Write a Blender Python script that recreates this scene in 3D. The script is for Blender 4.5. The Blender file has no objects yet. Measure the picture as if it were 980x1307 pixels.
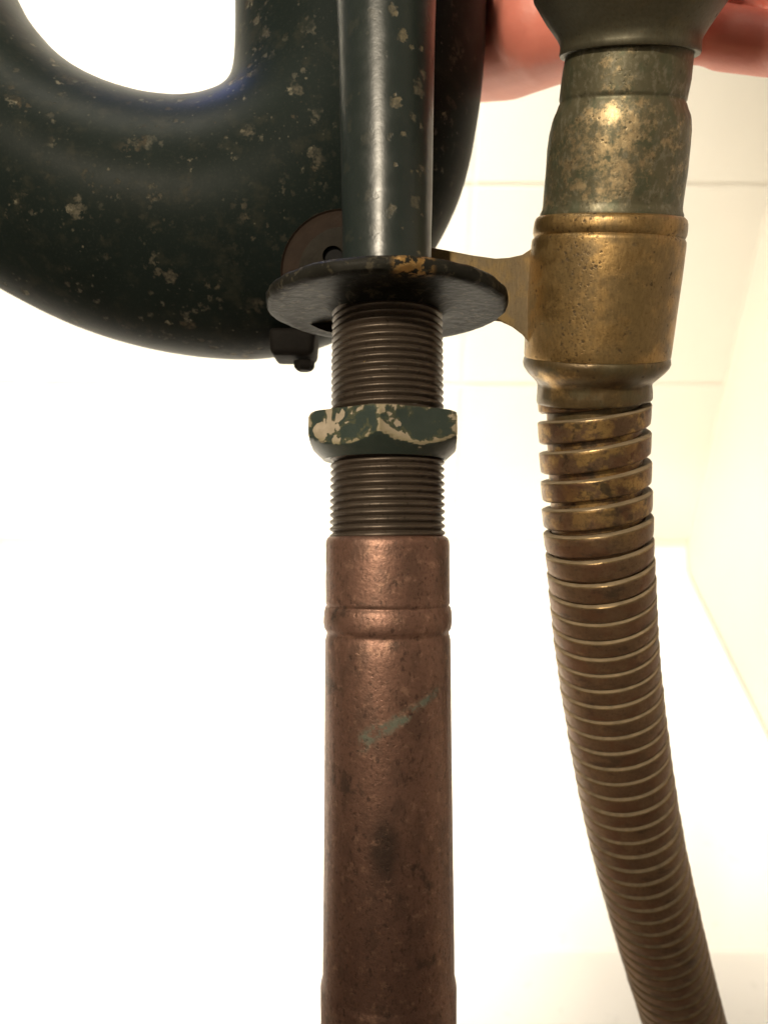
import bpy, bmesh, math, random
from mathutils import Vector, Matrix, Quaternion, noise as mnoise

random.seed(7)
SC = bpy.context.scene
COL = SC.collection
rad = math.radians
MM = 0.001

# ------------------------------------------------------------------ camera
F = 980.0                    # focal length in pixels of the 980 x 1307 photograph
PITCH_POST = rad(2.2)        # the camera looks up the post by this much
PITCH_WORLD = rad(-30)       # and down into the room by this much
CAM_POS = Vector((0, 0, 0.83))
cam_d = bpy.data.cameras.new('camera')
cam_d.sensor_width = 36.0
cam_d.sensor_fit = 'AUTO'
cam_d.lens = F / 1307.0 * 36.0
cam_d.clip_start = 0.01
cam_d.clip_end = 50
cam_d.dof.use_dof = True
cam_d.dof.focus_distance = 0.172
cam_d.dof.aperture_fstop = 15
cam = bpy.data.objects.new('camera', cam_d)
COL.objects.link(cam)
cam.location = CAM_POS
cam.rotation_euler = (rad(90) + PITCH_WORLD, 0, 0)
SC.camera = cam
# frame of the held-up metalwork: x right, y away from the camera, z along the post
RO = Matrix.Translation(CAM_POS) @ Matrix.Rotation(PITCH_WORLD - PITCH_POST, 4, 'X')

# ------------------------------------------------------------------ world, lamps, exposure
W = bpy.data.worlds.new('World')
SC.world = W
W.use_nodes = True
W.node_tree.nodes['Background'].inputs[0].default_value = (1.0, 0.86, 0.66, 1)
W.node_tree.nodes['Background'].inputs[1].default_value = 0.11


def lamp(name, kind, loc, target, energy, color, **kw):
    d = bpy.data.lights.new(name, kind)
    d.energy = energy
    d.color = color
    for k, v in kw.items():
        setattr(d, k, v)
    o = bpy.data.objects.new(name, d)
    COL.objects.link(o)
    o.location = loc
    o.rotation_euler = (Vector(target) - Vector(loc)).to_track_quat('-Z', 'Y').to_euler()
    return o


def O(x, y, z):
    return RO @ (Vector((x, y, z)) * MM)


# vanity lamp behind and above the photographer's left shoulder; its narrow cone imitates the phone's shadow low down
lamp('vanity_lamp', 'SPOT', O(-430, -900, 480), O(0, 175, 130), 66.0, (1.0, 0.86, 0.66),
     spot_size=rad(16.7), spot_blend=0.10, shadow_soft_size=0.04)
# added upright strip lamp, unseen, that draws tall highlights on the metal
lamp('highlight_strip', 'AREA', O(-370, -720, 225), O(0, 175, 225), 1.8, (1.0, 0.84, 0.62),
     shape='RECTANGLE', size=0.07, size_y=0.50)
# added lamp above the tiled alcove; brightens the background and misses the metalwork
lamp('alcove_fill', 'AREA', (-0.40, 0.60, 1.95), (-0.30, 1.00, 0.5), 20.0, (1.0, 0.92, 0.76),
     shape='DISK', size=0.35, spread=rad(73))
# added unseen blue lamp for the glint on the inner bend
lamp('blue_glint_lamp', 'AREA', (-0.50, 1.12, 1.5), (0, 0.2, 0.75), 3.4, (0.16, 0.28, 1.0),
     shape='RECTANGLE', size=0.2, size_y=0.25)

SC.view_settings.view_transform = 'Standard'
SC.view_settings.look = 'None'
SC.view_settings.exposure = 0.0
SC.view_settings.gamma = 1.0
SC.view_settings.use_curve_mapping = False
SC.render.engine = 'CYCLES'
SC.cycles.use_denoising = True
SC.cycles.denoising_input_passes = 'RGB_ALBEDO_NORMAL'
SC.cycles.denoising_prefilter = 'ACCURATE'
SC.cycles.max_bounces = 8


# ------------------------------------------------------------------ node helpers
class NT:
    def __init__(self, name):
        self.m = bpy.data.materials.new(name)
        self.m.use_nodes = True
        self.t = self.m.node_tree
        self.b = self.t.nodes['Principled BSDF']
        tc = self.t.nodes.new('ShaderNodeTexCoord')
        mp = self.t.nodes.new('ShaderNodeMapping')
        mp.inputs['Scale'].default_value = (1000, 1000, 1000)      # millimetres
        self.t.links.new(tc.outputs['Object'], mp.inputs['Vector'])
        self.co = mp.outputs['Vector']

    def n(self, kind, **kw):
        nd = self.t.nodes.new(kind)
        for k, v in kw.items():
            setattr(nd, k, v)
        return nd

    def put(self, sock, v):
        if isinstance(v, bpy.types.NodeSocket):
            self.t.links.new(v, sock)
        elif isinstance(v, (tuple, list)) and len(v) == 3 and sock.type == 'RGBA':
            sock.default_value = (*v, 1)
        else:
            sock.default_value = v

    def math(self, op, a, b=0.0, c=0.0, clamp=False):
        nd = self.n('ShaderNodeMath', operation=op, use_clamp=clamp)
        for i, v in enumerate((a, b, c)):
            self.put(nd.inputs[i], v)
        return nd.outputs[0]

    def vmul(self, v, s):
        nd = self.n('ShaderNodeVectorMath', operation='MULTIPLY')
        self.put(nd.inputs[0], v)
        nd.inputs[1].default_value = s
        return nd.outputs[0]

    def vadd(self, a, b):
        nd = self.n('ShaderNodeVectorMath', operation='ADD')
        self.put(nd.inputs[0], a)
        self.put(nd.inputs[1], b)
        return nd.outputs[0]

    def noise(self, size, detail=4, rough=0.55, co=None, out='Fac', dist=0.0):
        nd = self.n('ShaderNodeTexNoise')
        self.put(nd.inputs['Vector'], co or self.co)
        nd.inputs['Scale'].default_value = 1.0 / size
        nd.inputs['Detail'].default_value = detail
        nd.inputs['Roughness'].default_value = rough
        nd.inputs['Distortion'].default_value = dist
        return nd.outputs[out]

    def voro(self, size, co=None, rnd=1.0):
        nd = self.n('ShaderNodeTexVoronoi')
        self.put(nd.inputs['Vector'], co or self.co)
        nd.inputs['Scale'].default_value = 1.0 / size
        nd.inputs['Randomness'].default_value = rnd
        return nd

    def warp(self, amount, size, co=None, detail=3):
        c = self.noise(size, detail, co=co, out='Color')
        s = self.n('ShaderNodeVectorMath', operation='SUBTRACT')
        self.put(s.inputs[0], c)
        s.inputs[1].default_value = (.5, .5, .5)
        return self.vadd(co or self.co, self.vmul(s.outputs[0], (amount,) * 3))

    def step(self, v, lo, hi):
        nd = self.n('ShaderNodeMapRange', interpolation_type='SMOOTHSTEP')
        self.put(nd.inputs[0], v)
        self.put(nd.inputs[1], lo)
        self.put(nd.inputs[2], hi)
        return nd.outputs[0]

    def mix(self, f, a, b):
        nd = self.n('ShaderNodeMix', data_type='RGBA')
        self.put(nd.inputs[0], f)
        self.put(nd.inputs[6], a)
        self.put(nd.inputs[7], b)
        return nd.outputs[2]

    def mixf(self, f, a, b):
        nd = self.n('ShaderNodeMix', data_type='FLOAT')
        self.put(nd.inputs[0], f)
        self.put(nd.inputs[2], a)
        self.put(nd.inputs[3], b)
        return nd.outputs[0]

    def sep(self, co=None):
        nd = self.n('ShaderNodeSeparateXYZ')
        self.put(nd.inputs[0], co or self.co)
        return nd.outputs

    def chips(self, size, keep, rmin, rmax, warp=0.5, soft=0.08, seed=0.0):
        """mask of flaked spots: a random share of the cells gets a ragged spot"""
        co = self.warp(size * warp, size * 0.35)
        co = self.vadd(co, (seed, seed * 1.7, seed * .6))
        v = self.voro(size, co)
        sp = self.n('ShaderNodeSeparateColor')
        self.put(sp.inputs[0], v.outputs['Color'])
        on = self.math('LESS_THAN', sp.outputs[0], keep)
        r = self.math('MULTIPLY_ADD', sp.outputs[1], rmax - rmin, rmin)
        d = self.math('SUBTRACT', r, v.outputs['Distance'])
        return self.math('MULTIPLY', self.step(d, -soft * .3, soft), on), sp.outputs[2]

    def bump(self, h, strength, dist=0.0003, prev=None):
        nd = self.n('ShaderNodeBump')
        self.put(nd.inputs['Height'], h)
        nd.inputs['Strength'].default_value = strength
        nd.inputs['Distance'].default_value = dist
        if prev:
            self.put(nd.inputs['Normal'], prev)
        return nd.outputs[0]

    def done(self, color, rough, metal=0.0, normal=None, **kw):
        self.put(self.b.inputs['Base Color'], color)
        self.put(self.b.inputs['Roughness'], rough)
        self.put(self.b.inputs['Metallic'], metal)
        if normal:
            self.put(self.b.inputs['Normal'], normal)
        for k, v in kw.items():
            self.put(self.b.inputs[k.replace('_', ' ')], v)
        return self.m


# ------------------------------------------------------------------ materials
def mat_body(name, keep=0.30, base=(0.0095, 0.0135, 0.0120)):
    t = NT(name)
    n1 = t.noise(22, 5)
    base_c = t.mix(n1, tuple(c * .75 for c in base), tuple(c * 1.45 for c in base))
    cl = t.step(t.noise(17, 3, .6), 0.44, 0.62)
    m1, r1 = t.chips(6.0, keep, 0.14, 0.46, 1.15, 0.12, 3.0)
    m2, r2 = t.chips(2.6, keep * .5, 0.12, 0.44, 1.0, 0.15, 9.0)
    m3, r3 = t.chips(1.1, .25, 0.12, 0.40, 0.5, 0.2, 19.0)
    rag = t.math('MULTIPLY_ADD', t.noise(1.3, 5, .7), 3.2, -1.05, True)
    m1 = t.math('MULTIPLY', t.math('MULTIPLY', m1, cl), rag)
    m2 = t.math('MULTIPLY', m2, t.math('MULTIPLY_ADD', cl, .8, .2))
    m3 = t.math('MULTIPLY', m3, t.math('MULTIPLY', cl, .5))
    m = t.math('MAXIMUM', t.math('MAXIMUM', m1, t.math('MULTIPLY', m2, 0.7)), m3)
    chipc = t.mix(r1, (0.105, 0.098, 0.075), (0.062, 0.050, 0.034))
    chipc = t.mix(t.step(r2, .78, .9), chipc, (0.20, 0.18, 0.13))
    halo = t.math('MULTIPLY', t.step(t.noise(6, 5, .65), .5, .7), .5)
    base_c = t.mix(halo, base_c, (0.030, 0.030, 0.022))
    base_c = t.mix(t.math('MULTIPLY', t.step(t.noise(.7, 3, .7), .52, .75), .4), base_c, (0.030, 0.034, 0.028))
    c = t.mix(m, base_c, chipc)
    haze = t.noise(3.5, 4)
    rg = t.mixf(m, t.math('MULTIPLY_ADD', haze, 0.08, 0.36), 0.75)
    h = t.math('SUBTRACT', t.math('MULTIPLY', t.noise(14, 2), 0.5), t.math('MULTIPLY', m, 0.5))
    nb = t.bump(h, 0.3, 0.0004)
    nb = t.bump(t.noise(0.6, 3), 0.10, 0.0002, nb)
    return t.done(c, rg, 0.0, nb, Specular_IOR_Level=0.03)


def mat_tube():
    t = NT('green_black_enamel')
    n1 = t.noise(9, 4)
    base_c = t.mix(n1, (0.011, 0.016, 0.0145), (0.02, 0.027, 0.024))
    m1, r1 = t.chips(5.0, 0.5, 0.18, 0.46, 0.75, 0.12, 5.0)
    m2, r2 = t.chips(2.0, 0.25, 0.10, 0.4, 0.6, 0.12, 1.0)
    x, y, z = t.sep()
    side = t.step(x, -1.0, 2.0)
    m = t.math('MULTIPLY', t.math('MAXIMUM', m1, m2), t.math('MULTIPLY_ADD', side, .85, .15))
    m = t.math('MULTIPLY', m, t.math('MULTIPLY_ADD', t.noise(.9, 4), 1.6, -.2, True))
    c = t.mix(m, base_c, t.mix(r1, (0.16, 0.13, 0.075), (0.09, 0.08, 0.055)))
    rg = t.mixf(m, t.math('MULTIPLY_ADD', t.noise(4, 4), 0.22, 0.22), 0.6)
    h = t.math('SUBTRACT', t.math('MULTIPLY', t.noise(4, 4), .6), t.math('MULTIPLY', m, 0.8))
    nb = t.bump(h, 0.3, 0.0005)
    return t.done(c, rg, 0.0, nb)


def mat_flange():
    t = NT('lumpy_dark_enamel')
    n1 = t.noise(4, 5)
    c = t.mix(n1, (0.010, 0.010, 0.008), (0.022, 0.021, 0.017))
    x, y, z = t.sep()
    wear = t.step(t.noise(2.6, 5, .65, dist=.4), 0.56, 0.62)
    c = t.mix(wear, c, t.mix(t.noise(1.2), (0.06, 0.052, 0.035), (0.035, 0.031, 0.022)))
    # bare brass patch where the enamel left the front of the rim
    gx = t.step(t.math('ABSOLUTE', t.math('SUBTRACT', x, 4.6)), 5.0, 1.2)
    patch = t.math('MULTIPLY', gx, t.step(t.noise(1.6, 4), 0.46, 0.53))
    front = t.step(y, -22, -25)
    patch = t.math('MULTIPLY', patch, front)
    c = t.mix(patch, c, (0.50, 0.30, 0.11))
    top = t.step(z, FL_Z - 3.0, FL_Z - 1.0)
    rg = t.mixf(patch, t.math('SUBTRACT', t.math('MULTIPLY_ADD', t.noise(1.5), .2, .65), t.math('MULTIPLY', top, .28)), 0.4)
    nb = t.bump(t.math('ADD', t.noise(2.2, 4), t.math('MULTIPLY', wear, -.2)), 0.3, 0.0008)
    return t.done(c, rg, patch, nb, Specular_IOR_Level=.06)


def mat_nut():
    t = NT('chipped_green_paint')
    base = t.mix(t.noise(3, 4), (0.022, 0.034, 0.028), (0.036, 0.048, 0.040))
    n = t.noise(5.4, 6, .58, dist=.4)
    x, y, z = t.sep()
    at = t.n('ShaderNodeAttribute', attribute_name='wear').outputs['Fac']
    cf = t.n('ShaderNodeAttribute', attribute_name='chamfer').outputs['Fac']
    lft = t.step(x, 2, -16)
    n = t.math('ADD', n, t.math('ADD', t.math('MULTIPLY_ADD', lft, .06, -.025), t.math('MULTIPLY', at, .10)))
    n = t.math('SUBTRACT', t.math('ADD', n, .014), t.math('MULTIPLY', cf, .16))
    wv = t.sep(t.warp(3.6, 2.6, detail=6))
    for bx, bz, br_ in ((-13.6, 5.4, 2.3), (-9.6, 8.3, 1.4), (-10.2, 3.2, 1.1), (2.4, 6.0, .8)):
        dd = t.math('SQRT', t.math('ADD', t.math('POWER', t.math('SUBTRACT', wv[0], bx), 2.0), t.math('POWER', t.math('SUBTRACT', wv[2], bz), 2.0)))
        bl = t.math('MULTIPLY', t.step(dd, br_ * 1.35, br_ * .75), t.step(y, 0, -1))
        n = t.math('MAXIMUM', n, t.math('MULTIPLY', bl, .64))
    m = t.step(n, 0.565, 0.58)
    bare = t.mix(t.noise(2.2, 4), (0.20, 0.165, 0.115), (0.44, 0.37, 0.28))
    c = t.mix(m, base, t.mix(at, bare, (0.20, 0.17, 0.095)))
    edge = t.math('MULTIPLY', t.step(n, 0.50, 0.56), t.math('SUBTRACT', 1.0, m))
    c = t.mix(t.math('MULTIPLY', edge, .6), c, (0.085, 0.085, 0.042))
    h = t.math('SUBTRACT', t.math('MULTIPLY', t.noise(.8, 3), .25), m)
    nb = t.bump(h, 0.6, 0.0003)
    return t.done(c, t.mixf(m, .40, .6), 0.0, nb, Specular_IOR_Level=.35)


def mat_thread():
    t = NT('blackened_threaded_metal')
    n1 = t.noise(6, 5)
    c = t.mix(n1, (0.052, 0.040, 0.030), (0.115, 0.088, 0.066))
    c = t.mix(t.step(t.noise(1.0, 4), .60, .7), c, (0.04, 0.03, 0.02))
    m, r = t.chips(3.2, .10, .06, .14, .4, .05, 2)
    c = t.mix(m, c, (0.5, 0.33, 0.13))
    return t.done(c, t.math('MULTIPLY_ADD', t.noise(2, 4), .3, .30), 0.6, t.bump(t.noise(.5, 3), .3, .0002))


def mat_copper():
    t = NT('aged_copper')
    n1 = t.noise(16, 6, .6)
    st = t.noise(6, 6, .68, co=t.vmul(t.co, (1.2, 1.2, .7)))
    c = t.mix(n1, (0.165, 0.088, 0.064), (0.265, 0.145, 0.104))
    c = t.mix(t.math('MULTIPLY', t.step(st, .48, .64), .6), c, (0.125, 0.074, 0.055))
    c = t.mix(t.math('MULTIPLY', t.step(t.noise(.6, 4, .7), .48, .72), .5), c, (0.075, 0.045, 0.033))
    c = t.mix(t.math('MULTIPLY', t.step(t.noise(9, 5, .7), .60, .66), .6), c, (0.062, 0.044, 0.034))
    x, y, z = t.sep()
    cw = t.warp(3.2, 5.0)
    xw, yw, zw = t.sep(cw)
    # verdigris smear running up to the right across the front
    dl = t.math('ABSOLUTE', t.math('SUBTRACT', zw, t.math('MULTIPLY_ADD', xw, 0.60, STREAK_Z)))
    sm = t.math('MULTIPLY', t.step(dl, t.math('MULTIPLY_ADD', x, -.12, 2.6), .15), t.step(t.math('ABSOLUTE', t.math('SUBTRACT', x, 2.2)), 9.5, 7.5))
    sm = t.math('MULTIPLY', sm, t.step(y, 0, -4))
    sm = t.math('MULTIPLY', sm, t.step(t.noise(2.0, 6, .75), .40, .56))
    c = t.mix(t.math('MULTIPLY', sm, .72), c, (0.085, 0.130, 0.098))
    # dark stain
    d2 = t.math('SQRT', t.math('ADD', t.math('POWER', t.math('MULTIPLY', t.math('ADD', xw, 1.0), 1.0), 2.0),
                               t.math('POWER', t.math('MULTIPLY', t.math('SUBTRACT', zw, STAIN_Z), .42), 2.0)))
    stn = t.math('MULTIPLY', t.step(d2, 4.6, 1.2), t.step(y, 0, -4))
    c = t.mix(t.math('MULTIPLY', stn, .75), c, (0.045, 0.032, 0.025))
    pm, r = t.chips(1.1, .6, .15, .5, .7, .25, 4)
    pz = t.math('MULTIPLY', pm, t.step(t.noise(6, 4), .42, .58))
    c = t.mix(t.math('MULTIPLY', pz, .45), c, (0.06, 0.038, 0.028))
    br = t.math('MULTIPLY', t.step(t.noise(2.6, 6, .72), .55, .66), .65)
    c = t.mix(br, c, (0.36, 0.21, 0.145))
    c = t.mix(t.math('MULTIPLY', t.step(t.noise(1.1, 5, .7, co=t.vmul(t.co, (1, 1, .6))), .56, .64), .6), c, (0.052, 0.033, 0.026))
    rg = t.math('ADD', t.math('MULTIPLY_ADD', t.noise(1.2, 5, .7), .42, .24), t.math('MULTIPLY', sm, .3))
    h = t.math('SUBTRACT', t.math('MULTIPLY', t.noise(1.0, 5, .65), .8), t.math('MULTIPLY', pz, .4))
    return t.done(c, rg, t.math('SUBTRACT', .68, t.math('MULTIPLY', sm, .55)), t.bump(h, .34, .0004))


def mat_brass(name, bright=0.5, dark=(0.06, 0.045, 0.022), a=(0.21, 0.130, 0.050), b=(0.56, 0.365, 0.150),
              pits=.55, green=0.0, rough=.30, pitx=-999.0):
    t = NT(name)
    brush = t.noise(1.4, 4, .6, co=t.vmul(t.warp(2, 8), (2.2, 2.2, .35)))
    n1 = t.noise(10, 5, .62)
    c = t.mix(brush, a, b)
    tarn = t.step(n1, bright + .10, bright - .08)
    tarn = t.math('SUBTRACT', 1.0, tarn)
    c = t.mix(t.math('MULTIPLY', tarn, .75), c, t.mix(brush, dark, tuple(v * 2.2 for v in dark)))
    if green:
        g = t.math('MULTIPLY', t.step(t.noise(6, 5, .6), .45, .6), green)
        c = t.mix(g, c, (0.085, 0.095, 0.06))
    pm, r = t.chips(.95, pits, .10, .55, .8, .28, 6)
    xx = t.sep()[0]
    band = t.step(t.math('ABSOLUTE', t.math('SUBTRACT', xx, pitx)), 5.0, 1.0)
    fs = t.math('MULTIPLY', t.step(t.noise(.55, 4, .7), .52, .66), t.math('MULTIPLY_ADD', band, .45, .4))
    c = t.mix(fs, c, (0.07, 0.045, 0.02))
    pm = t.math('MULTIPLY', pm, t.step(t.math('ADD', t.noise(4, 4), t.math('MULTIPLY', t.step(t.math('ABSOLUTE', t.math('SUBTRACT', xx, pitx)), 6.0, 1.0), .16)), .46, .64))
    c = t.mix(t.math('MULTIPLY', pm, .85), c, (0.05, 0.034, 0.018))
    sc = t.noise(.55, 3, .6, co=t.vmul(t.warp(1.2, 9), (2.0, 2.0, .22)))
    rg = t.math('ADD', t.math('MULTIPLY_ADD', t.noise(1.5, 5, .65), .32, rough - .06), t.math('MULTIPLY', pm, .2))
    h = t.math('SUBTRACT', t.math('ADD', t.math('MULTIPLY', brush, .25), t.math('MULTIPLY', sc, .35)), t.math('MULTIPLY', pm, .5))
    met = t.math('SUBTRACT', .9, t.math('MULTIPLY', tarn, .4))
    return t.done(c, rg, met, t.bump(h, .26, .0003))


def mat_patina():
    """grey-green tarnish with brass rubbed bright down the front"""
    t = NT('tarnished_brass')
    x, y, z = t.sep()
    br = t.noise(1.6, 5, .65, co=t.vmul(t.warp(2, 6), (1.3, 1.3, .8)))
    pat = t.mix(t.noise(7, 5), (0.075, 0.068, 0.038), (0.15, 0.135, 0.082))
    pat = t.mix(t.step(br, .48, .66), pat, (0.185, 0.168, 0.115))
    pat = t.mix(t.math('MULTIPLY', t.step(t.noise(5, 4), .5, .62), .6), pat, (0.07, 0.082, 0.048))
    brass = t.mix(br, (0.26, 0.175, 0.085), (0.64, 0.50, 0.29))
    k = t.math('ADD', t.noise(4.0, 5, .68), t.math('MULTIPLY', t.step(t.math('ABSOLUTE', t.math('SUBTRACT', x, NECK_X)), 13, 1), .14))
    belt = t.step(t.math('ABSOLUTE', t.math('SUBTRACT', z, NECK_Z)), 11.0, 6.0)
    k = t.math('ADD', k, t.math('MULTIPLY_ADD', belt, .16, -.07))
    k = t.math('ADD', k, t.math('MULTIPLY_ADD', t.noise(1.1, 4, .7), .5, -.25))
    k = t.math('MULTIPLY', k, t.step(y, 2, -3))
    m = t.math('MULTIPLY', t.step(k, .59, .84), .85)
    c = t.mix(m, pat, brass)
    pm, r = t.chips(.9, .55, .10, .55, .8, .28, 8)
    pm = t.math('MULTIPLY', pm, t.step(t.noise(4, 4), .42, .6))
    c = t.mix(t.math('MULTIPLY', pm, .7), c, (0.05, 0.045, 0.026))
    met = t.mixf(m, .5, .9)
    rg = t.mixf(m, t.math('MULTIPLY_ADD', t.noise(1.4, 4), .3, .32), t.math('MULTIPLY_ADD', t.noise(.9, 5, .7), .4, .26))
    h = t.math('SUBTRACT', t.math('MULTIPLY', br, .5), t.math('MULTIPLY', pm, .5))
    return t.done(c, rg, met, t.bump(h, .3, .0003))


def mat_hose():
    t = NT('bronzed_hose_strip')
    x, y, z = t.sep()
    n1 = t.noise(7, 5, .6)
    c = t.mix(n1, (0.105, 0.064, 0.038), (0.255, 0.158, 0.090))
    up = t.step(z, HOSE_Z - 14, HOSE_Z + 4)
    gold = t.math('MULTIPLY', t.step(t.noise(5, 5, .6), .45, .58), up)
    c = t.mix(gold, c, (0.36, 0.225, 0.085))
    blk = t.math('MULTIPLY', t.step(t.noise(4, 4, .6), .54, .62), t.math('MULTIPLY_ADD', up, .6, .15))
    c = t.mix(blk, c, (0.05, 0.042, 0.03))
    c = t.mix(t.math('MULTIPLY', t.step(t.noise(.7, 5, .7), .48, .68), .55), c, (0.07, 0.048, 0.028))
    c = t.mix(t.math('MULTIPLY', t.step(t.noise(9, 5, .65), .48, .60), .6), c, (0.150, 0.072, 0.040))
    c = t.mix(t.math('MULTIPLY', t.step(t.noise(4.5, 5, .7, co=t.vmul(t.co, (.6, .6, 1.5))), .54, .66), .6), c, (0.062, 0.046, 0.032))
    rg = t.math('ADD', t.math('MULTIPLY_ADD', t.noise(1.6, 4), .26, .27), t.math('MULTIPLY', t.math('SUBTRACT', 1., up), .08))
    return t.done(c, rg, .75, t.bump(t.noise(.8, 4), .25, .0003))


def mat_skin():
    t = NT('skin')
    n1 = t.noise(9, 4)
    c = t.mix(n1, (0.58, 0.170, 0.125), (0.72, 0.26, 0.195))
    lines = t.voro(1.1, t.warp(.8, 1.5))
    h = t.math('ADD', lines.outputs['Distance'], t.math('MULTIPLY', t.noise(4, 3), 1.5))
    return t.done(c, .5, 0.0, t.bump(h, .12, .0003), Subsurface_Weight=.25, Subsurface_Radius=(.006, .002, .001),
                  Subsurface_Scale=1.0)


def mat_plain(name, col, rough, var=.08, size=60, bump=.05, spec=.5):
    t = NT(name)
    n = t.noise(size, 5)
    c = t.mix(n, tuple(v * (1 - var) for v in col), tuple(min(1, v * (1 + var)) for v in col))
    return t.done(c, t.math('MULTIPLY_ADD', t.noise(size * .3), .15, rough), 0, t.bump(t.noise(size * .2), bump, .0005), Specular_IOR_Level=spec)


# ------------------------------------------------------------------ geometry helpers
def P(px, py, d):
    """point of the metalwork's frame (mm) seen at photo pixel px, py at distance d along y"""
    a, b = (px - 490.0) / F, (653.5 - py) / F
    c, s = math.cos(PITCH_POST), math.sin(PITCH_POST)
    v = Vector((a, c - b * s, s + b * c))
    return v * (d / v.y)


def zdep(p):
    return p.y * math.cos(PITCH_POST) + p.z * math.sin(PITCH_POST)


def R(rpx, p):
    return rpx * zdep(p) / F


def empty(name, base, label, cat):
    o = bpy.data.objects.new(name, None)
    o.empty_display_size = .02
    COL.objects.link(o)
    o.matrix_world = RO @ Matrix.Translation(Vector(base) * MM)
    o['label'] = label
    o['category'] = cat
    o['base'] = tuple(base)
    return o


def build(name, verts, faces, mat, parent=None, base=None, sharp=38, smooth=True):
    if base is None:
        b = Vector((0, 0, 0))
        q = parent
        while q is not None:
            if 'base' in q:
                b = Vector(q['base'])
                break
            q = q.parent
    else:
        b = Vector(base)
    me = bpy.data.meshes.new(name)
    me.from_pydata([tuple((Vector(v) - b) * MM) for v in verts], [], faces)
    bm = bmesh.new()
    bm.from_mesh(me)
    bmesh.ops.recalc_face_normals(bm, faces=bm.faces)
    bm.to_mesh(me)
    bm.free()
    me.update()
    if smooth:
        me.polygons.foreach_set('use_smooth', [True] * len(me.polygons))
        me.set_sharp_from_angle(angle=rad(sharp))
    me.materials.append(mat)
    o = bpy.data.objects.new(name, me)
    COL.objects.link(o)
    if parent:
        o.parent = parent
    return o


def rings(rs, close_start=False, close_end=False):
    """list of equal-length rings -> verts, faces"""
    n = len(rs[0])
    v, f = [], []
    for r in rs:
        v += r
    for i in range(len(rs) - 1):
        for j in range(n):
            k = (j + 1) % n
            f.append((i * n + j, i * n + k, (i + 1) * n + k, (i + 1) * n + j))
    if close_start:
        f.append(tuple(range(n)))
    if close_end:
        f.append(tuple(range((len(rs) - 1) * n, len(rs) * n)))
    return v, f


def ring(c, ax, r, n=72, wob=0.0, seed=0.0):
    ax = ax.normalized()
    u = Vector((1, 0, 0))
    u = (u - ax * u.dot(ax)).normalized()
    w = ax.cross(u)
    out = []
    for i in range(n):
        a = 2 * math.pi * i / n
        d = u * math.cos(a) + w * math.sin(a)
        q = c + d * r
        if wob:
            q = c + d * (r + wob * mnoise.noise(q * .35 + Vector((seed, 0, 0))))
        out.append(q)
    return out


def crom(pts, n):
    out = []
    m = len(pts)
    for i in range(m - 1):
        p0, p1, p2, p3 = pts[max(i - 1, 0)], pts[i], pts[i + 1], pts[min(i + 2, m - 1)]
        for k in range(n):
            t = k / n
            out.append(0.5 * ((2 * p1) + (p2 - p0) * t + (2 * p0 - 5 * p1 + 4 * p2 - p3) * t * t
                              + (3 * p1 - p0 - 3 * p2 + p3) * t ** 3))
    out.append(pts[-1].copy())
    return out


UP = Vector((0, 0, 1))
D0 = 175.0


def axis_x(py):
    return 493.0 + (py - 0) * 3.0 / 1300.0


def post_lathe(profile, n=72, wob=0.0, seed=0.0, cap=(False, False)):
    rs = []
    for py, rp in profile:
        p = P(axis_x(py), py, D0)
        rs.append(ring(p, UP, R(rp, p), n, wob, seed))
    return rings(rs, *cap)


# ------------------------------------------------------------------ hose axis
HP = [P(832, -440, 135), P(822, -190, 150), P(812, -60, 159), P(803, 60, 166), P(793.5, 130, 170.5), P(786.5, 200, 175), P(777, 290, 180.5), P(768, 375, 185),
      P(760, 455, 190), P(757, 520, 194), P(759, 600, 198), P(765, 720, 204), P(777, 860, 217), P(801, 1020, 232),
      P(828, 1143, 247), P(873, 1307, 275), P(918, 1440, 300)]
HA = crom(HP, 40)


def pixy(p):
    c, s = math.cos(PITCH_POST), math.sin(PITCH_POST)
    b = (p.z * c - p.y * s) / (p.y * c + p.z * s)
    return 653.5 - b * F


HY = [pixy(p) for p in HA]


def on_hose(py):
    for i in range(len(HA) - 1):
        if HY[i] <= py <= HY[i + 1]:
            t = (py - HY[i]) / max(1e-6, HY[i + 1] - HY[i])
            return HA[i].lerp(HA[i + 1], t), (HA[i + 1] - HA[i]).normalized()
    return HA[-1], (HA[-1] - HA[-2]).normalized()


def hose_lathe(profile, n=80, wob=0.0, seed=0.0, cap=(False, False)):
    rs = []
    for py, rp in profile:
        p, t = on_hose(py)
        rs.append(ring(p, -t, R(rp, p), n, wob, seed))
    return rings(rs, *cap)


# bases and anchors for the marks on materials
BASE_PIPE = P(axis_x(1480), 1480, D0)
STREAK_Z = P(505, 922, D0 - 14).z - BASE_PIPE.z - 0.60 * (P(505, 922, D0 - 14).x - BASE_PIPE.x)
FL_Z = P(494, 390, D0).z - BASE_PIPE.z
STAIN_Z = P(490, 1085, D0 - 14).z - BASE_PIPE.z
BASE_HOSE = HP[-1]
NECK_X = P(783, 175, 160).x - BASE_HOSE.x
NECK_Z = P(783, 182, 160).z - BASE_HOSE.z
HOSE_Z = P(760, 650, 190).z - BASE_HOSE.z

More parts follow.
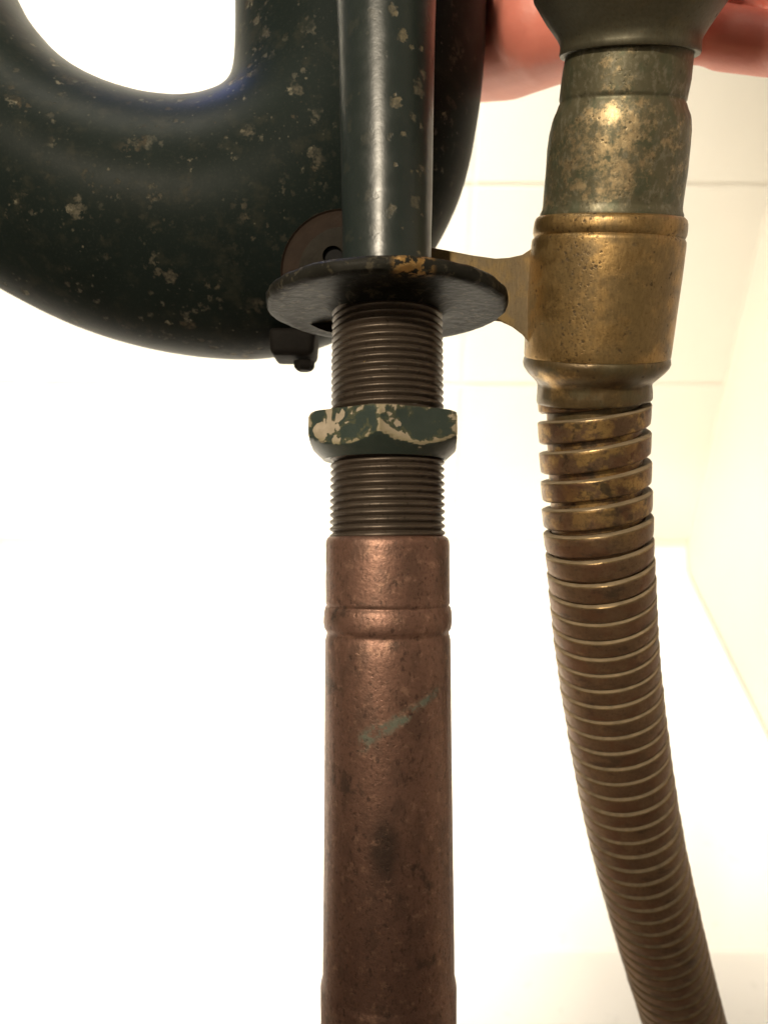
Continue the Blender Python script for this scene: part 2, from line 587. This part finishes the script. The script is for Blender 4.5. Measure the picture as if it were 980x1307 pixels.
M_BODY = mat_body('black_green_enamel', .60)
M_TUBE = mat_tube()
M_FLANGE = mat_flange()
M_NUT = mat_nut()
M_THREAD = mat_thread()
M_COPPER = mat_copper()
M_COLLAR = mat_brass('worn_brass', .50, dark=(0.075, 0.052, 0.022), pits=.8, pitx=P(737, 380, 170).x - BASE_PIPE.x)
M_ARM = mat_brass('dull_brass', .45, dark=(0.06, 0.045, 0.025), a=(.13, .09, .04), b=(.22, .155, .07), pits=.2, rough=.42)
M_EYE = mat_brass('brown_stained_brass', .50, dark=(0.014, 0.010, 0.007), a=(.022, .014, .009), b=(.048, .028, .017), pits=.3, rough=.55)
M_LIP = mat_brass('blackened_brass', .36, dark=(0.014, 0.012, 0.008), pits=.5, green=.3, rough=.28)
M_PATINA = mat_patina()
M_HOSE = mat_hose()
M_LEDGE = mat_plain('dusty_ledge', (0.22, 0.165, 0.10), .6, .6, 2.2, .3)
M_EDGE = mat_brass('rubbed_edge', .47, dark=(.07, .05, .026), a=(.17, .115, .055), b=(.40, .28, .13), pits=.3, rough=.26)
M_SKIN = mat_skin()
M_DARKIRON = mat_plain('black_iron', (0.009, 0.008, 0.007), .6, .4, 4, .2, .06)

# ------------------------------------------------------------------ the pipe assembly
pipe = empty('pipe_fitting', BASE_PIPE,
             'dark green bent pipe with flange, chipped hex nut, threaded stem and copper tube below', 'pipe fitting')

# --- big bent pipe: inner and outer edge of the bend, round section between them
DB = 227.0
IO = [((300, -260), (624, -260)), ((300, -120), (624, -120)), ((300, 0), (622, 0)), ((300, 60), (619, 85)), ((298, 98), (610, 165)),
      ((292, 122), (590, 250)), ((281, 135), (550, 328)), ((263, 140), (492, 395)), ((240, 141.5), (420, 438)),
      ((215, 139), (340, 456)), ((186, 133), (265, 456)), ((151, 121), (180, 443)), ((116, 103), (100, 419)),
      ((86, 80), (30, 387)), ((61, 53), (-40, 345)), ((41, 27), (-95, 290)), ((24, -2), (-140, 225)),
      ((4, -50), (-170, 130)), ((-12, -130), (-192, -20)), ((-22, -260), (-205, -200))]
ins = crom([P(a[0], a[1], DB) for a, b in IO], 5)
outs = crom([P(b[0], b[1], DB) for a, b in IO], 5)
rs = []
for a, b in zip(ins, outs):
    c = (a + b) * .5
    d = (b - a) * .5
    rr = d.length * .985
    dn = d.normalized()
    yy = Vector((0, 1, 0))
    rd = min(rr, 35.5)
    rs.append([c + dn * (rr * math.cos(t)) + yy * (rd * math.sin(t)) for t in (2 * math.pi * i / 96 for i in range(96))])
v, f = rings(rs, True, True)
build('bent_pipe', v, f, M_BODY, pipe)

# --- straight tube in front of it
v, f = post_lathe([(-260, 69), (-100, 65.5), (0, 63), (60, 61.2), (130, 59.8), (250, 57.8), (300, 56.6), (340, 56.5),
                   (362, 57.5), (372, 60), (378, 65), (381, 72)], 80, .12)
build('front_tube', v, f, M_TUBE, pipe)

# --- flange
prof = [(378, 60), (379.5, 120), (380, 143), (381.5, 149.5), (385, 152.5), (391, 153), (396, 151), (398.2, 147),
        (398, 138), (396.6, 120), (395.5, 95), (396, 80), (400, 72), (404, 66)]
rs = []
for py, rp in prof:
    p = P(axis_x(py), py, D0)
    rs.append(ring(p, UP, R(rp, p), 120, 0.36 if rp > 110 else .15, 4.0))
v, f = rings(rs)
build('flange', v, f, M_FLANGE, pipe)


def helix(axis, top_s, turns, prof_fn, seg=64, hand=1):
    """sweep of a strip profile along a helix about an axis: axis(s)->(centre, down, u, w)"""
    npf = None
    v, f = [], []
    total = int(turns * seg)
    for i in range(total + 1):
        th = i / seg
        pr = prof_fn(th)
        npf = len(pr)
        a = hand * 2 * math.pi * th
        for s, r in pr:
            c, u, w = axis(s)
            v.append(c + u * (r * math.cos(a)) + w * (r * math.sin(a)))
    for i in range(total):
        for k in range(npf - 1):
            f.append((i * npf + k, i * npf + k + 1, (i + 1) * npf + k + 1, (i + 1) * npf + k))
    return v, f


# --- threaded stem
z_top = P(axis_x(392), 392, D0).z
z_bot = P(axis_x(696), 696, D0).z
PT = 1.60
tx = P(axis_x(540), 540, D0)
turns = (z_top - z_bot) / PT


def th_axis(s):
    return Vector((tx.x, D0, z_top - s)), Vector((1, 0, 0)), Vector((0, 1, 0))


def th_prof(t):
    r = 12.72 + .42 * (t / turns)
    s0 = t * PT + .03 * math.sin(t * 5.1)
    j = .05 * mnoise.noise(Vector((t * 1.7, 3.3, 0)))
    j += -.16 * max(0.0, mnoise.noise(Vector((t * 19.0, 7.7, 0))) - .35) / .4
    rt = r - .74
    return [(s0, rt), (s0 + .20, rt + .12), (s0 + .42, r - .22 + j), (s0 + .64, r - .04 + j), (s0 + .82, r + j), (s0 + 1.00, r - .04 + j),
            (s0 + 1.22, r - .22 + j), (s0 + 1.44, rt + .12), (s0 + PT, rt)]


v, f = helix(th_axis, 0, turns, th_prof, 64, -1)
build('threaded_stem', v, f, M_THREAD, pipe, sharp=60)

# --- hex nut with turned chamfer (a corner faces the camera)
zn0, zn1 = P(axis_x(588), 588, D0).z, P(axis_x(533), 533, D0).z
Hn = zn1 - zn0
ap = R(95.5, P(494, 560, 165)) * 1.0
rc = ap / math.cos(rad(30))
angs = []
for k in range(6):
    a0 = rad(-90 - 3.0 + 60 * k)
    for j in range(14):
        angs.append(a0 + rad(60) * j / 14)


def hexr(a):
    q = (a - rad(-93)) % rad(60) - rad(30)
    return ap / math.cos(q)


rs, wear, cham = [], [], []
lv = [q / 34 for q in range(35)]
for q in lv:
    h = q * Hn
    row = []
    for a in angs:
        hr_ = hexr(a)
        hc_ = (hr_ - rc + 4.7) / 1.05                 # height of the chamfer's edge at this angle
        r = min(hr_, rc - 4.7 + h * 1.05, rc - 1.1 + (Hn - h) * .9)
        r += .05 * mnoise.noise(Vector((math.cos(a) * 8, math.sin(a) * 8, h)))
        row.append(Vector((tx.x - .6 + r * math.cos(a), D0 + r * math.sin(a), zn0 + h)))
        corner = max(0.0, (hr_ - rc + .8) / .8)
        wear.append(max(math.exp(-abs(h - hc_ - .25) / .7), .75 * corner if h > hc_ else 0, .35 * math.exp(-(Hn - h) / .5)))
        cham.append(1.0 if h < hc_ - .15 else 0.0)
    rs.append(row)
bore = [Vector((tx.x - .6 + 12.3 * math.cos(a), D0 + 12.3 * math.sin(a), zn0 + .3)) for a in angs]
bore2 = [Vector((tx.x - .6 + 12.3 * math.cos(a), D0 + 12.3 * math.sin(a), zn1 - .3)) for a in angs]
v, f = rings([bore] + rs + [bore2])
nut_base = (tx.x - .6, D0, zn0)
nut = build('hex_nut', v, f, M_NUT, pipe, base=nut_base, sharp=24)
na = len(angs)
for nm, vals in (('wear', [0] * na + wear + [0] * na), ('chamfer', [1] * na + cham + [0] * na)):
    nut.data.attributes.new(nm, 'FLOAT', 'POINT').data.foreach_set('value', vals)
nut.location = (Vector(nut_base) - BASE_PIPE) * MM
nut['base'] = nut_base
nut['label'] = 'hex nut with dark green paint flaked to cream'

# --- copper sleeve and tube
v, f = post_lathe([(683, 66), (684.5, 73), (686.5, 76.3), (690, 78), (696, 78.8), (740, 79), (766, 79.2), (769.5, 79.1), (770.8, 77.9),
                   (772.4, 78.0), (774, 79.6), (780, 80.9), (788, 81.7), (794, 81.6), (798, 81.0), (801.5, 80.2), (804.5, 78.0), (807.5, 77.6), (811, 78.6),
                   (816, 79.8), (840, 80.2), (920, 80.6), (1000, 81.3), (1100, 82.3), (1200, 83.4), (1243, 84), (1247, 84.6),
                   (1251, 86), (1255, 86.4), (1300, 86.2), (1380, 86.6), (1480, 87)], 96, .10, 7.0, (False, True))
build('copper_tube', v, f, M_COPPER, pipe, sharp=50)

# --- brass arm behind the post: round eye on the left, neck and flare to the collar on the right
DA0, DA1 = 186.2, 189.2


def plate(outline, d0, d1, bev=.35):
    cx = sum(p[0] for p in outline) / len(outline)
    cy = sum(p[1] for p in outline) / len(outline)
    def row(d, sh):
        out = []
        for px, py in outline:
            L = math.hypot(px - cx, py - cy)
            k = 1 - sh / max(L, 1)
            out.append(P(cx + (px - cx) * k, cy + (py - cy) * k, d))
        return out
    return rings([row(d0, bev * 5), row(d0 + bev, 0), row(d1 - bev, 0), row(d1, bev * 5)], True, True)


ec, er = (438, 346), 79
ol = []
for k in range(0, 33):
    a = rad(70 + 220 * k / 32)
    ol.append((ec[0] + er * math.cos(a), ec[1] - er * math.sin(a)))
low = [(500, 414), (560, 408), (620, 408), (640, 411), (655, 418), (668, 428), (678, 440), (690, 452)]
upr = [(690, 306), (680, 317), (668, 325), (650, 329), (632, 330), (600, 325.5), (570, 319.5), (540, 314), (500, 300)]
v, f = plate(ol + low + upr, DA0, DA1)
arm = build('bracket_arm', v, f, M_ARM, pipe, sharp=40)

bc, brp = (440, 348), 59
hc, hr = (425, 327), 12.5
N = 48
M_BROWN = mat_plain('brown_stain', (0.019, 0.012, 0.008), .65, .5, 5, .3, .1)
M_SOOT = mat_plain('sooty_metal', (0.015, 0.0125, 0.009), .65, .5, 4, .3, .1)


def circ(c, r, d):
    return [P(c[0] + r * math.cos(2 * math.pi * i / N), c[1] - r * math.sin(2 * math.pi * i / N), d) for i in range(N)]


v, f = rings([circ(bc, brp, DA0 - .01), circ(bc, brp, DA0 - 1.5), circ(bc, brp - 3, DA0 - 1.9), circ(hc, hr + 1, DA0 - 1.9), circ(hc, hr, DA0 - 1.6), circ(hc, hr, DA0 - .01)])
build('washer', v, f, M_SOOT, pipe, sharp=30)
v, f = rings([circ(ec, er - 2, DA0 - .03), circ(ec, er + .8, DA0 - .45), circ(ec, er + 1.0, DA1 + .2), circ(ec, er - 2, DA1 + .5)], True, True)
build('bracket_eye', v, f, M_BROWN, pipe, sharp=30)
v, f = rings([circ(hc, hr - .5, DA0 - .6), circ(hc, hr - .3, DA0 - .05)], True, True)
build('hole_disc', v, f, mat_plain('recess_shade', (0.004, 0.004, 0.004), .9, .1, 4, .1), pipe, sharp=30)  # black disc paints the dark inside of the washer's hole

# --- brass collar that grips the hose fitting
v, f = hose_lathe([(277, 84), (278, 90), (281, 93.2), (286, 94.6), (294, 95), (300, 94.6), (303.2, 93.4), (305, 92.4), (306.5, 93.2),
                   (309, 94.8), (313, 95.2), (350, 94.4), (400, 92.6), (440, 91), (453, 90.4), (455.5, 89.6), (456.5, 85)], 96, .10, 2.0)
build('collar', v, f, M_COLLAR, pipe, sharp=40)

# --- lug and bolt under the bend
bm = bmesh.new()
bmesh.ops.create_cube(bm, size=1)
c = P(376, 443, 213)
for q in bm.verts:
    k = 1.0 if q.co.z > 0 else .90
    q.co = Vector((q.co.x * 13.0 * k, q.co.y * 15 * k, q.co.z * 7.4))
bmesh.ops.bevel(bm, geom=bm.edges[:], offset=1.7, segments=4, affect='EDGES', profile=.5)
vv = [x.co + c for x in bm.verts]
ff = [tuple(x.index for x in fc.verts) for fc in bm.faces]
bm.verts.index_update()
ff = [tuple(x.index for x in fc.verts) for fc in bm.faces]
bm.free()
lug = build('lug', vv, ff, M_DARKIRON, pipe)
c = P(388.5, 459, 212)
rs = []
for dz, r in ((-.4, 2.9), (-2.0, 2.9), (-2.6, 2.6), (-3.2, 1.9)):
    rs.append([c + Vector((r * math.cos(rad(12 + 60 * k)), r * math.sin(rad(12 + 60 * k)), dz)) for k in range(6)])
v, f = rings(rs, True, True)
build('bolt', v, f, M_DARKIRON, pipe, sharp=20)

# ------------------------------------------------------------------ the hose and its fittings
hose = empty('flexible_hose', BASE_HOSE,
             'brass flexible metal hose with cup-shaped end held in the brass collar', 'hose')

v, f = hose_lathe([(-425, 60), (-423, 138), (-410, 150), (-320, 152), (-220, 150), (-120, 145), (-60, 138), (-30, 131), (-8, 125), (8, 116), (22, 107), (34, 99), (44, 92.5), (52, 88.2),  # unseen upper part of the cup is extended to shade the fingers
                   (58, 86.6), (64, 86.8), (69, 87.2), (72, 85.8), (73, 82), (71, 78)], 96, .12, 5.0)
cup = build('end_cup', v, f, mat_brass('pewter_grey_brass', .36, dark=(0.045, 0.042, 0.028), a=(.09, .08, .05), b=(.17, .15, .095), pits=.18, rough=.36), hose, sharp=45)
cup['label'] = 'grey tarnished cup flaring upward'

v, f = hose_lathe([(60, 79), (100, 79.5), (125, 79), (128.5, 78.9), (130, 77.9), (133, 77.8), (135, 79.0), (143, 81.2), (150, 84.0), (156, 85.6), (170, 87.2), (190, 87.8), (220, 87.4), (250, 86.6),
                   (264, 86.0), (270, 86.6), (275, 88.4), (279, 88)], 96, .22, 9.0)
neck = build('neck', v, f, M_PATINA, hose, sharp=45)

v, f = hose_lathe([(454, 84), (455, 89), (457.5, 90.8), (463, 90.8), (469, 88.5), (476, 83.5), (482, 77), (486, 72.6), (489, 70.8), (493, 71), (500, 71.4), (509, 71.4), (512, 70.4), (513.5, 66), (514, 60)], 96, .28, 3.0)
build('ferrule', v, f, M_LIP, hose, sharp=50)

# arc-length table from the ferrule down
S0 = 505.0
p0, _ = on_hose(S0)
i0 = next(i for i in range(len(HA)) if HY[i] > S0)
LP, LS = [p0], [0.0]
for p in HA[i0:]:
    LS.append(LS[-1] + (p - LP[-1]).length)
    LP.append(p)


def hose_axis(s):
    if s < 0:
        c, u, w = hose_axis(0.0)
        return c + (LP[0] - LP[1]).normalized() * (-s), u, w
    if s >= LS[-1]:
        t = (LP[-1] - LP[-2]).normalized()
        c = LP[-1] + t * (s - LS[-1])
    else:
        lo, hi = 0, len(LS) - 1
        while hi - lo > 1:
            m = (lo + hi) // 2
            if LS[m] <= s:
                lo = m
            else:
                hi = m
        k = (s - LS[lo]) / max(1e-9, LS[hi] - LS[lo])
        c = LP[lo].lerp(LP[hi], k)
        # smoothed tangent
        a, b = max(0, lo - 4), min(len(LP) - 1, lo + 5)
        t = (LP[b] - LP[a]).normalized()
    u = Vector((1, 0, 0))
    u = (u - t * u.dot(t)).normalized()
    return c, u, t.cross(u)


# position of the strip's upper edge for each turn: stretched near the ferrule
starts = [0.0]
k = 0
while starts[-1] < LS[-1] + 4:
    pt = [7.5, 7.7, 7.5, 7.2, 6.2, 5.6, 5.3][k] if k < 7 else 5.12 + .07 * math.sin(k * 2.3) + random.uniform(-.14, .14)
    starts.append(starts[-1] + pt)
    k += 1
NT_ = k - 1


def s_at(t):
    i = min(int(t), len(starts) - 2)
    a = t - i
    return starts[i] + (starts[i + 1] - starts[i]) * a


def ho_prof(t):
    t = t - .75
    ramp = min(1.0, max(0.0, (t + .75) / .5))
    s0, s1 = (s_at(t) if t >= 0 else t * 7.5), s_at(min(t + 1, len(starts) - 1.001))
    w = 4.85 + .36 * max(0.0, s1 - s0 - 5.2)
    gap = max(.12, s1 - s0 - w)
    Rr = 14.05 - 2.2 * (1 - ramp) + .10 * mnoise.noise(Vector((t * 2.3, 0, 0))) + .04 * math.sin(t * 1.9)
    din = min(2.3, .9 + gap * 1.2)
    e = Rr - .75
    return [(s0, Rr - din), (s0 + .04, Rr - .80), (s0 + .30, Rr - .12), (s0 + .55, Rr), (s0 + 1.2, Rr - .05), (s0 + w * .65, Rr - .14),
            (s0 + w - .5, Rr - .30), (s0 + w - .12, e), (s0 + w, e - .25), (s0 + w + .02, Rr - din), (s0 + w + gap, Rr - din)]


v, f = helix(hose_axis, 0, NT_ - .5, ho_prof, 72, 1)
sh = build('coiled_sheath', v, f, M_HOSE, hose, sharp=40)
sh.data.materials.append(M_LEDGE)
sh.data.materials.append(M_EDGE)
sh.data.materials.append(mat_plain('under_band_shade', (0.022, 0.017, 0.011), .6, .5, 3, .3, .2))  # shade under each band, painted dark on the strip's lower edge
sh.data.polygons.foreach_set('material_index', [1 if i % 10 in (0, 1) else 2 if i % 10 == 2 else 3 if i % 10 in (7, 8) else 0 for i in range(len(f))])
v, f = rings([[c + u * (11.6 * math.cos(a)) + w * (11.6 * math.sin(a)) for a in (2 * math.pi * i / 64 for i in range(64))]
              for c, u, w in (hose_axis(q * 2.0) for q in range(0, 26))])
build('inner_tube', v, f, M_LIP, hose)

# ------------------------------------------------------------------ the hand
person = empty('person', P(480, -60, 305), 'pale left hand reaching round from behind the dark pipe, fingers behind the metal cup', 'person')


def capsule(a, b, ra, rb, n=20, hs=6):
    ax = (b - a)
    L = ax.length
    ax = ax.normalized()
    h = Vector((0, 0, 1)) if abs(ax.z) < .9 else Vector((1, 0, 0))
    u = ax.cross(h).normalized()
    w = ax.cross(u)
    rs_ = []
    for i in range(1, hs + 1):
        t = math.pi / 2 * (i / hs)
        c = a - ax * (ra * math.cos(t))
        rs_.append((c, ra * math.sin(t)))
    for i in range(1, 5):
        q = i / 5
        rs_.append((a.lerp(b, q), ra + (rb - ra) * q))
    for i in range(0, hs):
        t = math.pi / 2 * (i / hs)
        rs_.append((b + ax * (rb * math.sin(t)), rb * math.cos(t)))
    rr_ = [[c + (u * math.cos(2 * math.pi * j / n) + w * math.sin(2 * math.pi * j / n)) * r for j in range(n)] for c, r in rs_]
    return rings(rr_, True, True)


HV, HF = [], []


def chain(pts):
    for (a, ra), (b, rb) in zip(pts[:-1], pts[1:]):
        vv_, ff_ = capsule(a, b, ra, rb)
        o_ = len(HV)
        HV.extend(vv_)
        HF.extend([tuple(i + o_ for i in t_) for t_ in ff_])


wrist = P(480, -75, 312)
chain([(P(330, -620, 345), 38), (P(400, -330, 335), 33), (P(455, -150, 322), 27), (wrist, 25)])
# ulnar edge of the palm, the part seen to the left of the cup, then the little finger
chain([(wrist, 22), (P(590, 60, 266), 18), (P(650, 58, 247), 16.2), (P(700, 50, 229), 13.2), (P(752, 42, 216), 10.4), (P(815, 38, 208), 8.7)])
chain([(P(815, 38, 208), 9.0), (P(905, 43, 207), 7.6), (P(925, 49, 207), 8.1), (P(990, 58, 201), 7.7), (P(1050, 56, 190), 7.2), (P(1085, 48, 168), 6.2), (P(1100, 42, 160), 5.4)])
# fleshy base of the palm bulging towards the camera
chain([(P(676, -110, 238), 17), (P(684, -30, 231), 17), (P(688, 36, 230), 14.5)])
# ring, middle, index
kn = [(P(820, -38, 205), 9.6), (P(828, -120, 207), 10.2), (P(815, -205, 210), 10.2)]
chain([(wrist, 20), kn[0]])
chain([(wrist, 20), kn[1]])
chain([(wrist, 20), kn[2]])
chain([(P(590, 60, 266), 15), kn[0]])
chain([kn[0], (P(930, -18, 210), 9.2), (P(1000, -14, 205), 9.2), (P(1090, -22, 186), 7.8), (P(1150, -28, 170), 7.0), (P(1160, -34, 158), 6.0)])
chain([kn[1], (P(940, -112, 203), 8.6), (P(1020, -104, 199), 8.6), (P(1120, -100, 187), 8.0), (P(1180, -104, 170), 7.2), (P(1188, -108, 156), 6.2)])
chain([kn[2], (P(930, -198, 204), 8.8), (P(1005, -186, 198), 8.6), (P(1095, -180, 186), 8.0), (P(1150, -184, 170), 7.2), (P(1158, -188, 158), 6.2)])
# thumb folds over the top of the cup
chain([(wrist, 18), (P(590, -230, 262), 15), (P(618, -300, 228), 11.5), (P(628, -350, 195), 10), (P(640, -390, 165), 8)])
tmp = bpy.data.meshes.new('hand_tmp')
tmp.from_pydata([tuple((q - Vector(person['base'])) * MM) for q in HV], [], HF)
to = bpy.data.objects.new('hand_tmp', tmp)
COL.objects.link(to)
md = to.modifiers.new('r', 'REMESH')
md.mode = 'VOXEL'
md.voxel_size = .0011
md.use_smooth_shade = True
sm = to.modifiers.new('s', 'SMOOTH')
sm.factor = .5
sm.iterations = 5
dg = bpy.context.evaluated_depsgraph_get()
hm = bpy.data.meshes.new_from_object(to.evaluated_get(dg))
bpy.data.objects.remove(to)
hm.name = 'hand'
hm.polygons.foreach_set('use_smooth', [True] * len(hm.polygons))
hm.materials.clear()
hm.materials.append(M_SKIN)
hand = bpy.data.objects.new('hand', hm)
COL.objects.link(hand)
hand.parent = person

# ------------------------------------------------------------------ the bathroom behind
M_TRAY = mat_plain('white_glazed_tray', (0.82, 0.80, 0.76), .22, .02, 80, .02)
M_TILE = mat_plain('white_glazed_tile', (0.80, 0.78, 0.72), .25, .03, 70, .03)
M_GROUT = mat_plain('cream_grout', (0.79, 0.77, 0.715), .8, .06, 20, .2)
M_WALL = mat_plain('cream_wall', (0.78, 0.72, 0.62), .5, .03, 120, .05)
M_FLOOR = mat_plain('tan_floor', (0.74, 0.60, 0.46), .5, .15, 25, .1)

TZ = 0.08


def ray(px, py):
    d = Vector(((px - 490.0) / F, 1.0, (653.5 - py) / F))
    return Matrix.Rotation(PITCH_WORLD, 3, 'X') @ d


def hit_z(px, py, z):
    d = ray(px, py)
    return CAM_POS + d * ((z - CAM_POS.z) / d.z)


YB = hit_z(490, 717, TZ).y           # back wall plane
YF0, YF1 = hit_z(490, 1212, TZ + .09).y, hit_z(490, 1316, TZ + .09).y   # kerb of the tray


def wbuild(name, verts, faces, mat, kind=None, parent=None, origin=(0, 0, 0)):
    me = bpy.data.meshes.new(name)
    o3 = Vector(origin)
    me.from_pydata([tuple(Vector(q) - o3) for q in verts], [], faces)
    bm_ = bmesh.new()
    bm_.from_mesh(me)
    bmesh.ops.recalc_face_normals(bm_, faces=bm_.faces)
    bm_.to_mesh(me)
    bm_.free()
    me.materials.append(mat)
    o = bpy.data.objects.new(name, me)
    o.location = o3
    COL.objects.link(o)
    if kind:
        o['kind'] = kind
    if parent:
        o.parent = parent
    return o


def box(x0, x1, y0, y1, z0, z1):
    v_ = [(x, y, z) for z in (z0, z1) for y in (y0, y1) for x in (x0, x1)]
    return v_, [(0, 1, 3, 2), (4, 6, 7, 5), (0, 4, 5, 1), (2, 3, 7, 6), (0, 2, 6, 4), (1, 5, 7, 3)]


wbuild('floor', [(-3, -2, 0), (3, -2, 0), (3, YB + .2, 0), (-3, YB + .2, 0)], [(0, 1, 2, 3)], M_FLOOR, 'structure')
# right wall runs through these two points of the tray's edge
e1, e2 = hit_z(876, 728, TZ), hit_z(985, 950, TZ)
dr = (e2 - e1).normalized()
ra_, rb_ = e1 - dr * .25, e1 + dr * 1.2
nx = Vector((0.12, 0, 0))
wall_r = wbuild('side_wall', [ra_, rb_, rb_ + nx, ra_ + nx] + [q + Vector((0, 0, 2.2)) for q in (ra_, rb_, rb_ + nx, ra_ + nx)],
       [(0, 1, 2, 3), (4, 5, 6, 7), (0, 1, 5, 4), (1, 2, 6, 5), (2, 3, 7, 6), (3, 0, 4, 7)], M_WALL, 'structure')

# tray: slab with a raised kerb along the near side
prof = [(YB - .002, .0), (YB - .002, TZ + .03), (YB - .012, TZ + .03), (YB - .03, TZ + .006), (YB - .05, TZ), (YF0 + .05, TZ), (YF0 + .025, TZ + .006), (YF0 + .012, TZ + .03), (YF0 + .004, TZ + .084),
        (YF0, TZ + .09), (YF0 - .006, TZ + .092), (YF1 + .006, TZ + .092), (YF1, TZ + .09), (YF1 - .003, TZ + .08), (YF1 - .003, 0)]
xl = -1.3
vt = [(xl, y, z) for y, z in prof] + [(e1.x + (e2.x - e1.x) * ((y - e1.y) / (e2.y - e1.y)) - .002, y, z) for y, z in prof]
n = len(prof)
ft = [(i, i + 1, n + i + 1, n + i) for i in range(n - 1)] + [tuple(range(n)), tuple(range(n, 2 * n))]
tray = wbuild('shower_tray', vt, ft, M_TRAY, origin=(0, (YB + YF1) / 2, 0))
tray['label'] = 'wide white tray with low rounded kerb below the tiled back wall'
tray['category'] = 'shower tray'
tray.data.polygons.foreach_set('use_smooth', [True] * len(tray.data.polygons))
tray.data.set_sharp_from_angle(angle=rad(40))

# back wall with recessed grout and single tiles
v, f = box(-1.6, 1.1, YB, YB + .1, 0, 2.2)
wall_b = wbuild('back_wall', v, f, M_GROUT, 'structure')
TW, TH = .215, .285
zt = [CAM_POS.z + YB * math.tan(math.atan((653.5 - py) / F) + PITCH_WORLD) for py in (690,)][0]
d = ray(262, 690)
x0 = CAM_POS.x + d.x * (YB / d.y)
g = .0025
bm = bmesh.new()
bmesh.ops.create_cube(bm, size=1)
for q in bm.verts:
    q.co = Vector((q.co.x * (TW - g), q.co.y * .010, q.co.z * (TH - g)))
bmesh.ops.bevel(bm, geom=[e for e in bm.edges if all(q.co.y < 0 for q in e.verts)], offset=.0018, segments=2, affect='EDGES')
tme = bpy.data.meshes.new('tile')
bm.to_mesh(tme)
bm.free()
tme.materials.append(M_TILE)
for r in range(-1, 4):
    for c in range(-6, 6):
        cx, cz = x0 + (c + .5) * TW, zt + (r + .5) * TH
        xr = e1.x + (e2.x - e1.x) * ((YB - e1.y) / (e2.y - e1.y))
        if cx + TW / 2 > xr + TW * .9 or cz - TH / 2 < -.2:
            continue
        o = bpy.data.objects.new('tile', tme)
        o.location = (cx + random.uniform(-.0004, .0004), YB + .0036 + random.uniform(-.0005, .0005), cz)
        COL.objects.link(o)
        o.parent = wall_b
